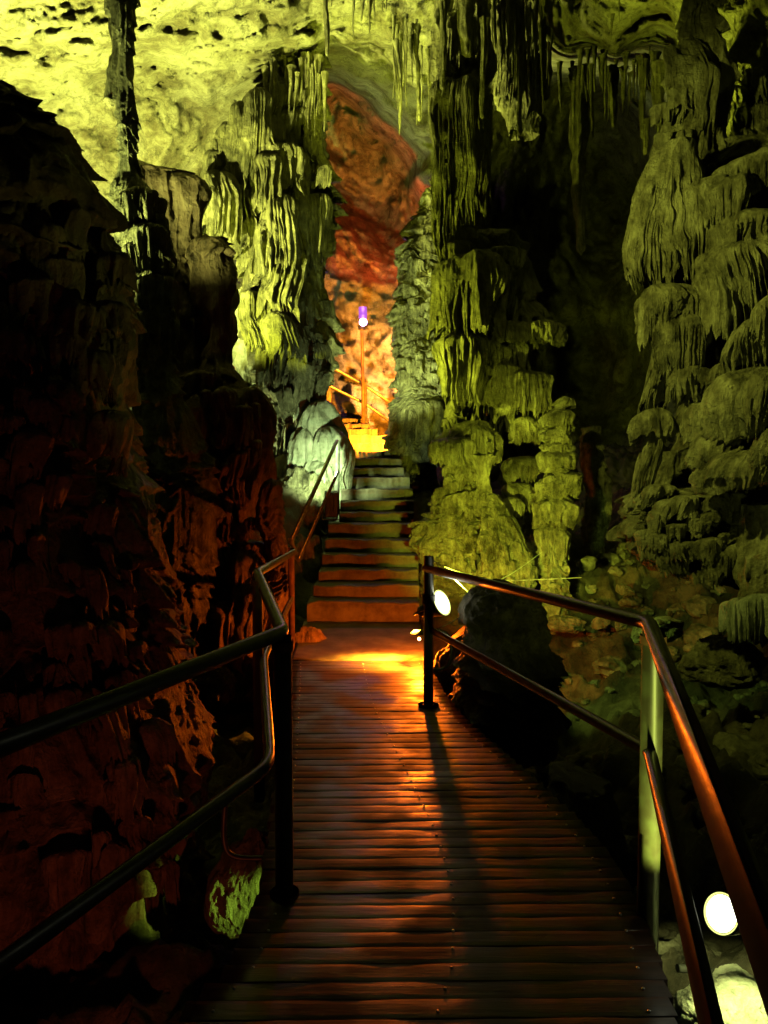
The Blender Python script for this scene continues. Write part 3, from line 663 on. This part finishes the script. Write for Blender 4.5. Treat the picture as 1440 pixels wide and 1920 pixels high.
r.build('boulder', M_brown, 'dark stone at the foot of the rusty post, left of the landing', 'boulder')

# column C and surroundings
r = Rock()
r.column([(90, 520, 612), (150, 500, 612), (200, 470, 612), (300, 455, 614), (340, 450, 616), (400, 440, 618), (470, 455, 618), (560, 468, 619), (640, 470, 621), (700, 480, 618), (760, 500, 604), (860, 500, 600), (1000, 500, 600)], 11.4, 8, S=.42, la=.16, dr=.6, fl=.16, fk=6, lump=.08, nt=560, nz=1000, ratio=.8, micro=.02)
CAPS = [(430, 230, 22, 50, 150), (455, 190, 20, 30, 200), (480, 170, 22, 20, 190), (508, 160, 18, 15, 150), (405, 285, 16, 30, 90), (415, 325, 34, 40, 110), (400, 385, 26, 20, 50),
        (440, 310, 18, 14, 50), (455, 345, 18, 18, 60), (520, 215, 34, 60, 80), (540, 270, 34, 20, 90), (505, 290, 26, 16, 110), (545, 330, 32, 18, 110), (470, 400, 28, 24, 60), (520, 365, 30, 24, 120), (560, 380, 24, 20, 150), (475, 455, 24, 14, 50),
        (515, 410, 30, 24, 100), (480, 490, 18, 14, 70), (530, 460, 34, 22, 130), (475, 545, 16, 12, 60), (515, 555, 26, 22, 70), (545, 530, 22, 30, 90), (530, 590, 26, 24, 70), (505, 620, 22, 20, 90), (470, 600, 16, 20, 50), (605, 310, 10, 12, 30), (600, 365, 16, 10, 120)]
for i, (x, t0, h, d, s) in enumerate(CAPS):
    r.cap(x, t0, h * 1.05, d, s, 10.85 - .1 * (i % 3), i, fl=.2, nf=26, nt=170, irr=.3, jag=.6, taper=.18)
r.column([(-40, 500, 606), (200, 482, 610), (320, 458, 610), (520, 464, 610), (680, 478, 610), (800, 500, 606), (1000, 500, 606)], 13.2, 51, ratio=1.0, lump=.1, nt=160, nz=200)  # unseen column behind, added to keep lamp light off the red recess
r.scatter([(150, 470, 610), (340, 440, 612), (470, 455, 614), (700, 480, 614), (760, 500, 604)], 11.4, .95, 110, 170, 740, (7, 17), 5)
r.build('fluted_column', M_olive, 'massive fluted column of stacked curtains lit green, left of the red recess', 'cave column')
r = Rock().column([(540, 450, 500), (600, 444, 505), (650, 436, 505), (700, 440, 505), (740, 452, 505), (775, 470, 505), (900, 470, 505)], 12.3, 11, S=.18, la=.10, dr=.5, fl=.07, fk=8, lump=.06, nt=260, nz=400)
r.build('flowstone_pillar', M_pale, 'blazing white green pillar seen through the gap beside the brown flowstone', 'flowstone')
r = Rock().column([(636, 574, 606), (680, 582, 608), (700, 574, 600), (722, 580, 604), (750, 584, 600), (780, 580, 604)], 11.9, 12, S=.2, la=.05, fl=.04, fk=10, lump=.04, nt=140, nz=200)
r.build('small_stalagmite', M_brown, 'thin red lit twisted stalagmite on the bank, left end of the thin upper handrail', 'stalagmite')
r = Rock()
for i, a in enumerate([(600, 752, 34, 40, 120, 11.1), (565, 745, 16, 20, 60, 11.2), (575, 800, 30, 50, 90, 10.95), (612, 800, 26, 40, 130, 10.9), (540, 790, 18, 24, 70, 11.2), (535, 850, 26, 40, 60, 11.1), (590, 860, 34, 40, 90, 10.85), (555, 760, 12, 14, 30, 11.1)]):
    r.cap(*a, seed=i, fl=.10, nf=12, irr=.4, jag=.3, taper=-.1)
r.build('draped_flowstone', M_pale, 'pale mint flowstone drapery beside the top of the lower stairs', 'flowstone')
r = Rock().blob(575, 985, 60, 95, 10.7, 5, .3, fk=1.6).blob(570, 1090, 45, 80, 9.6, 8, .4).blob(530, 960, 40, 70, 11, 6, .3)
r.build('rock_bank', M_flow, 'rounded rock bank below the pale drapery, left of the steps', 'rock')

# ------------------------------------------------------------------ centre right
r = Rock()
r.column([(330, 805, 825), (380, 792, 834), (430, 766, 832), (480, 752, 834), (540, 748, 838), (620, 742, 842), (700, 738, 844), (748, 745, 838), (762, 735, 832), (790, 731, 828), (835, 736, 822), (870, 755, 820), (900, 765, 815), (960, 770, 815)], 12.3, 14, S=.15, la=.19, dr=.6, fl=.05, fk=9, lump=.10, nt=420, nz=1000, micro=.03, mk=14)
r.cap(790, 752, 48, 24, 75, 12.0, 3, fl=.12, nf=30)
r.scatter([(330, 800, 825), (380, 790, 834), (480, 752, 834), (620, 742, 842), (748, 740, 838), (900, 760, 815)], 12.3, 1.05, 120, 340, 900, (6, 13), 6, sk=(.6, 2.2))
r.build('knobbly_column', M_flow, 'tall knobbly green column standing right of the upper steps', 'cave column')
r = Rock()
r.column([(-160, 810, 915), (0, 812, 908), (150, 815, 908), (200, 820, 908), (320, 828, 906), (400, 846, 892), (440, 862, 886), (455, 868, 890)], 9.2, 15, S=1.4, la=.10, dr=.4, fl=.10, fk=9, lump=.05, nt=520, nz=600, ratio=.6, cap0=False)
for i, a in enumerate([(865, 165, 44, 20, 240), (850, 190, 22, 12, 300), (885, 150, 22, 15, 260), (875, 428, 22, 26, 50), (862, 455, 30, 20, 60), (885, 480, 62, 40, 130), (925, 495, 34, 18, 90), (855, 520, 24, 20, 130), (880, 620, 52, 24, 130), (915, 640, 44, 14, 150), (940, 680, 36, 10, 50), (860, 640, 22, 12, 130), (1000, 600, 46, 12, 34), (955, 600, 28, 10, 34), (985, 692, 38, 12, 90), (1005, 700, 22, 8, 60), (985, 785, 24, 12, 40), (940, 470, 30, 10, 30)]):
    r.cap(*a, 9.0 - .08 * (i % 3), seed=i, fl=.16, nf=36, nt=280, irr=.25, jag=.75, taper=.22)
r.column([(440, 880, 960), (500, 860, 990), (600, 870, 1010), (700, 890, 985), (780, 890, 950), (950, 870, 930), (1150, 860, 940)], 9.7, 16, S=.5, la=.12, fl=.08, fk=7, lump=.1, nt=300, nz=500)
r.scatter([(440, 850, 920), (500, 835, 960), (640, 835, 990), (800, 880, 1020), (1000, 880, 1010)], 9.5, .9, 90, 440, 750, (9, 22), 7)
r.scatter([(0, 815, 905), (420, 850, 890)], 9.2, .7, 26, -20, 330, (8, 16), 8, sk=(3, 9))
r.build('curtain_formation', M_flow, 'great hanging curtain formation with long thin strands above stacked shelves', 'flowstone')
r = Rock()
r.column([(742, 845, 862), (770, 834, 868), (800, 828, 872), (830, 818, 900), (870, 815, 900), (920, 815, 900), (950, 805, 905), (980, 782, 905), (1020, 785, 905), (1060, 800, 905), (1130, 805, 900)], 8.7, 17, S=.17, la=.15, dr=.5, fl=.035, fk=9, lump=.06, nt=420, nz=700, ratio=.7)
r.cap(895, 790, 52, 30, 55, 8.45, 2, fl=.2, nf=34, jag=.8)
r.cap(860, 815, 44, 14, 40, 8.3, 4, fl=.2, nf=34, jag=.6)
r.scatter([(760, 835, 865), (830, 818, 900), (950, 805, 905), (1100, 790, 905)], 8.7, 0.8, 170, 780, 1060, (5, 12), 9, sk=(.6, 2.2))
r.build('layered_flowstone', M_flow, 'layered yellow green flowstone stack behind the white floodlight', 'flowstone')
r = Rock().drip(917, 850, 1000, 24, 8.2, 4, tip=.9, nt=60).drip(905, 850, 925, 12, 8.2, 6).drip(930, 855, 905, 12, 8.2, 7)
r.column([(930, 925, 945), (950, 912, 958), (985, 905, 975), (1030, 898, 985), (1080, 895, 1000), (1150, 890, 1010)], 8.15, 18, S=.3, la=.07, fl=.05, fk=9, lump=.06, nt=300, nz=300)
r.scatter([(940, 915, 955), (1000, 902, 980), (1100, 892, 1004)], 8.15, 1.0, 50, 950, 1090, (5, 10), 10, sk=(1.5, 4))
r.build('cone_stalagmite', M_flow, 'bright yellow green cone stalagmite joined to a thin pillar above', 'stalagmite')
r = Rock().column([(752, 1022, 1058), (790, 1016, 1066), (850, 1012, 1072), (930, 1012, 1078), (1000, 1010, 1072), (1060, 1013, 1070), (1120, 1015, 1072), (1180, 1012, 1080)], 8.1, 19, S=.155, la=.17, dr=.45, fl=.035, fk=9, lump=.03, nt=360, nz=700)
for i, a in enumerate([(1040, 775, 26, 10, 22), (1042, 850, 30, 10, 24), (1050, 900, 34, 10, 26), (1044, 935, 36, 12, 40), (1042, 985, 34, 16, 50), (1060, 885, 30, 8, 26)]):
    r.cap(*a, 8.0, seed=i, fl=.12, nf=26, nt=160, jag=.6)
r.scatter([(760, 1020, 1060), (900, 1012, 1076), (1120, 1014, 1072)], 8.1, 1.0, 100, 770, 1110, (5, 11), 11, sk=(.5, 1.8))
r.build('shelved_column', M_flow, 'slim column ringed with shelves, lit yellow on its left side, edge of the dark void', 'cave column')
r = Rock().column([(800, 1100, 1130), (900, 1085, 1130), (1100, 1090, 1130)], 9.5, 20, S=.2, la=.05, lump=.05, nt=120, nz=200)
r.cap(980, 860, 26, 14, 30, 8.8, 1, fl=.15).cap(965, 930, 22, 14, 28, 8.5, 1, fl=.15).cap(975, 900, 26, 16, 40, 8.8, 2)
r.build('flowstone_nubs', M_flow, 'small knobs of flowstone in the gap beside the slim shelved column', 'flowstone')

# ------------------------------------------------------------------ right formation
r = Rock()
r.column([(270, 1330, 1620), (300, 1270, 1620), (360, 1245, 1620), (560, 1232, 1620), (760, 1250, 1620), (900, 1240, 1620), (1050, 1260, 1620), (1090, 1330, 1600)], 6.2, 21, S=.5, la=.15, fl=.10, fk=6, lump=.12, nt=420, nz=600, ratio=.5)
HC = [(1245, 262, 60, 95, 170, 5.55), (1285, 340, 50, 40, 180, 5.5), (1215, 330, 26, 30, 190, 5.5), (1330, 330, 44, 30, 180, 5.35), (1410, 290, 70, 40, 80, 5.35), (1380, 330, 55, 30, 70, 5.25), (1420, 395, 85, 36, 60, 5.2), (1415, 450, 88, 46, 170, 5.1), (1480, 520, 70, 60, 160, 4.9),
      (1243, 538, 60, 42, 46, 5.4), (1222, 560, 34, 26, 80, 5.35), (1280, 552, 34, 34, 34, 5.3), (1275, 605, 52, 36, 100, 5.3), (1225, 640, 22, 20, 130, 5.45), (1262, 700, 18, 24, 42, 5.2), (1296, 696, 30, 26, 46, 5.15), (1226, 768, 36, 38, 26, 5.35), (1212, 800, 12, 12, 125, 5.4), (1232, 790, 10, 12, 140, 5.38), (1308, 755, 34, 46, 36, 5.1),
      (1400, 610, 56, 66, 60, 4.95), (1350, 690, 26, 40, 90, 5.0), (1450, 560, 60, 70, 70, 4.8), (1440, 690, 92, 86, 62, 4.75), (1355, 808, 64, 52, 22, 4.95), (1425, 835, 98, 62, 30, 4.8), (1500, 780, 90, 70, 60, 4.6), (1250, 905, 24, 14, 40, 5.3)]
for i, (x, t0, h, d, s, Y) in enumerate(HC):
    big = h > 50
    r.cap(x, t0, h, d, s, Y, i, fl=.09 if big else .14, nf=62 if big else 30, nt=420 if big else 220, irr=.26, jag=.6 if s > 60 else .8, taper=.2)
r.column([(915, 1225, 1420), (935, 1205, 1480), (960, 1195, 1500), (1000, 1192, 1500), (1035, 1202, 1500), (1060, 1225, 1500), (1080, 1262, 1500), (1096, 1330, 1500), (1110, 1380, 1480)], 5.5, 23, S=.22, la=.10, dr=.9, fl=.10, fk=10, lump=.12, nt=560, nz=420, ratio=.55, micro=.05, mk=16)
r.column([(950, 1405, 1520), (1120, 1410, 1520), (1160, 1425, 1500)], 4.9, 24, S=.4, la=.05, fl=.06, fk=10, lump=.05, nt=160, nz=160)
r.scatter([(300, 1262, 1480), (560, 1240, 1480), (900, 1240, 1480)], 5.9, .35, 70, 300, 900, (10, 26), 12, sk=(1.5, 5))
r.scatter([(930, 1225, 1470), (1000, 1195, 1490), (1080, 1260, 1490)], 5.4, .6, 70, 925, 1070, (7, 18), 13, sk=(.8, 3))
r.column([(-80, 1262, 1345), (60, 1262, 1335), (150, 1245, 1328), (250, 1228, 1322), (330, 1205, 1322), (380, 1200, 1320)], 6.1, 61, S=.5, la=.07, dr=.8, fl=.10, fk=8, lump=.07, nt=320, nz=320, ratio=.7, cap0=False)
r.column([(-80, 1370, 1560), (100, 1362, 1540), (200, 1350, 1540), (330, 1325, 1540)], 6.5, 62, S=.4, la=.09, dr=.8, fl=.10, fk=8, lump=.08, nt=320, nz=260, ratio=.7, cap0=False)
r.scatter([(60, 1262, 1335), (150, 1245, 1328), (330, 1205, 1322)], 6.1, .7, 22, 60, 300, (9, 18), 63, sk=(2, 7))
r.scatter([(60, 1362, 1480), (330, 1330, 1480)], 6.5, .7, 22, 60, 300, (10, 22), 64, sk=(1.5, 5))
r.build('medusa_flowstone', M_flow, 'giant hanging flowstone of stacked fringed domes at the right edge', 'flowstone')
r = Rock()
for i, a in enumerate([(1385, 1115, 24, 16, 76, 4.7), (1420, 1120, 26, 16, 80, 4.6), (1455, 1120, 30, 16, 90, 4.6), (1365, 1120, 16, 12, 50, 4.75)]):
    r.cap(*a, seed=i, fl=.2, nf=16, jag=.5)
r.build('short_drapery', M_pale, 'row of short grey drapes below the giant flowstone at the right edge', 'flowstone')

# ------------------------------------------------------------------ stalactites
SL = [(832, -60, 175, 20, 8.6, 'long yellow'), (872, -60, 110, 34, 8.6, 'wide tapering green'), (905, 50, 225, 13, 8.5, 'sharp pale edged'), (785, 60, 230, 12, 9.6, 'slim straight'), (762, 40, 200, 9, 9.8, 'fine olive'), (752, 80, 235, 8, 9.8, 'hair thin'),
      (978, -40, 252, 14, 9.3, 'long dark green'), (965, 20, 155, 8, 9.3, 'short dark'), (950, -40, 45, 5, 9, 'needle like'), (985, -30, 50, 7, 9, 'tiny spiky'), (1003, -30, 55, 5, 9, 'very short needle'),
      (1088, 150, 480, 30, 9.6, 'very long straight'), (1052, 130, 222, 8, 9.6, 'thin brownish'), (1148, 140, 240, 18, 9.2, 'stubby blunt'), (1200, 120, 262, 15, 8.8, 'narrow dull green'), (1168, 140, 215, 10, 9, 'slight grey'), (1240, 130, 290, 22, 8.4, 'thick olive'), (1303, 80, 260, 18, 7.2, 'ochre tinted'), (1268, 60, 160, 11, 7.4, 'small crooked'), (1375, 90, 180, 16, 6.8, 'broad short'), (1330, 70, 150, 11, 7.1, 'little pointed'), (1110, 160, 260, 11, 9.5, 'faint greenish'),
      (1290, 230, 330, 12, 6.6, 'mid length mossy'), (1148, 40, 75, 6, 7.6, 'stunted'), (1160, -20, 45, 5, 7.2, 'mini'), (1208, 240, 292, 12, 8.8, 'chunky broken'),
      (610, -60, 110, 12, 8.8, 'dark lean'), (498, 140, 240, 9, 10.7, 'ribbed yellow'), (600, 120, 215, 11, 10.8, 'shadowed grey green'), (575, 115, 260, 16, 10.9, 'stout shadowed'), (545, 140, 210, 10, 10.7, 'pale ribbed'), (1225, 110, 215, 12, 8.6, 'olive slender'), (1015, 60, 150, 10, 9.4, 'blackish')]
WH = {8: 'above the curtain formation', 9: 'from the vault near the dark void'}
for i, (x, a, b, wd, Y, d) in enumerate(SL):
    where = 'in front of the great curtain formation' if 820 < x < 920 else 'left of the great curtain formation' if 740 < x < 800 else 'at the head of the massive fluted column' if x < 620 else 'above the black void' if x < 1215 else 'above the giant fringed domes'
    Rock().drip(x, a - 12, b, wd, Y, i, tip=.45 if wd > 11 else .2, nt=44 if wd > 12 else 24, nz=160, lean=(i * 7 % 5) - 2).build('hanging_stalactite', M_flow, warp=.35, label=f'{d} stalactite {where}', cat='stalactite', group='stalactites hanging from the vault')

rnd = random.Random(5)
for (x0, x1, ya, yb, la, lb, Y, n, wh) in [(738, 812, 40, 110, 40, 150, 9.9, 16, 'left of the great curtain formation'), (915, 1035, -30, 40, 60, 200, 9.4, 26, 'from the vault right of the great curtain formation'), (1070, 1300, 100, 160, 25, 120, 9.0, 34, 'above the black void'), (1300, 1436, 60, 150, 25, 110, 7.0, 18, 'above the giant fringed domes'), (500, 612, 110, 160, 40, 130, 10.8, 14, 'at the head of the massive fluted column'), (600, 740, -20, 10, 20, 70, 9.4, 10, 'along the top edge of the picture, middle')]:
    for i in range(n):
        x = rnd.uniform(x0, x1); a = rnd.uniform(ya, yb); wd = rnd.uniform(3.5, 9)
        Rock().drip(x, a - 15, a + rnd.uniform(la, lb), wd, Y + rnd.uniform(-.4, .4), i * 3, tip=.25, nt=12, nz=50, lean=rnd.uniform(-2, 2)).build('straw_stalactite', M_flow, warp=.4, label='thin short straw stalactite among many, ' + wh, cat='stalactite', group='straw stalactites ' + wh)
r = Rock().column([(-80, 925, 1040), (60, 915, 1035), (130, 925, 1025), (200, 940, 1010), (250, 955, 1000)], 10.2, 41, S=.8, la=.08, fl=.12, fk=8, lump=.1, nt=220, nz=260, ratio=.6, cap0=False)
r.scatter([(-60, 925, 1040), (130, 925, 1025), (240, 950, 1000)], 10.2, .6, 24, -20, 180, (8, 18), 44, sk=(2, 8)); r.build('hanging_drapery', M_flow, 'dark hanging drapery mass between the curtain formation and the black void', 'flowstone')
# ------------------------------------------------------------------ boulders and loose rocks
r = Rock().column([(1082, 900, 935), (1092, 880, 975), (1110, 868, 1000), (1140, 862, 1012), (1180, 864, 1026), (1240, 868, 1032), (1300, 862, 1036), (1420, 850, 1050)], 5.2, 30, ratio=.6, S=.22, la=.11, fl=.10, fk=6, lump=.12, micro=.03, nt=360, nz=360)
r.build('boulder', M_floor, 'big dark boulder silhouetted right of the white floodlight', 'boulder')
r = Rock().column([(1440, 1080, 1120), (1460, 1055, 1160), (1500, 1048, 1172), (1560, 1050, 1175), (1700, 1040, 1180)], 4.1, 31, S=.4, la=.03, fl=.02, lump=.08, nt=200, nz=160)
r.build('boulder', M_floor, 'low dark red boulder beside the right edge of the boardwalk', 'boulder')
r = Rock().blob(455, 1660, 62, 95, 3.7, 7, .22, fk=1.8)
r.build('boulder', M_flow, 'bright green lit stone below the left edge of the boardwalk', 'boulder')
r = Rock().blob(930, 1280, 108, 105, 6.15, 17, .3, ratio=.9)  # rock widened behind the boulder to block amber light from the right ground
r.build('boulder', M_brown, 'orange lit rock right of the tiny amber spotlight, behind the big dark boulder', 'boulder')
r = Rock().blob(330, 1500, 60, 60, 4.9, 9, .3)
r.build('boulder', M_flow, 'faintly green stone behind the left mid rail', 'boulder')
r = Rock().blob(1330, 1910, 95, 80, 2.85, 12, .25)
r.build('boulder', M_pale, 'glaringly lit pale rock under the low floodlight at the lower right', 'boulder')
r = Rock().blob(1235, 1690, 50, 40, 3.7, 13, .3)
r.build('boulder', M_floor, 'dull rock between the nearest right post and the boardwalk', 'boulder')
for i, (x, y, h, v, Y, d) in enumerate([(1168, 1108, 17, 14, 8.2, 'small round yellow lit rock at the foot of the void'), (1270, 1155, 7, 6, 8, 'pebble sized yellow rock in the dark below the domes'), (1135, 1172, 24, 12, 7.6, 'flat pale stone on the lit ground behind the boulder'), (1060, 1170, 34, 16, 7.6, 'crumbly lit rubble stone touching the boulder'), (1180, 1180, 16, 10, 7.4, 'angular green stone behind the corner post'), (1340, 1250, 60, 45, 5.6, 'large dim green stone below the giant fringed domes'), (1250, 1190, 50, 26, 6.4, 'broad dim stone behind the right corner of the handrail')]):
    Rock().blob(x, y, h, v, Y, 20 + i, .35, nt=100, nz=70).build('loose_rock', M_flow, d, 'rock', 'loose rocks on the cave ground')
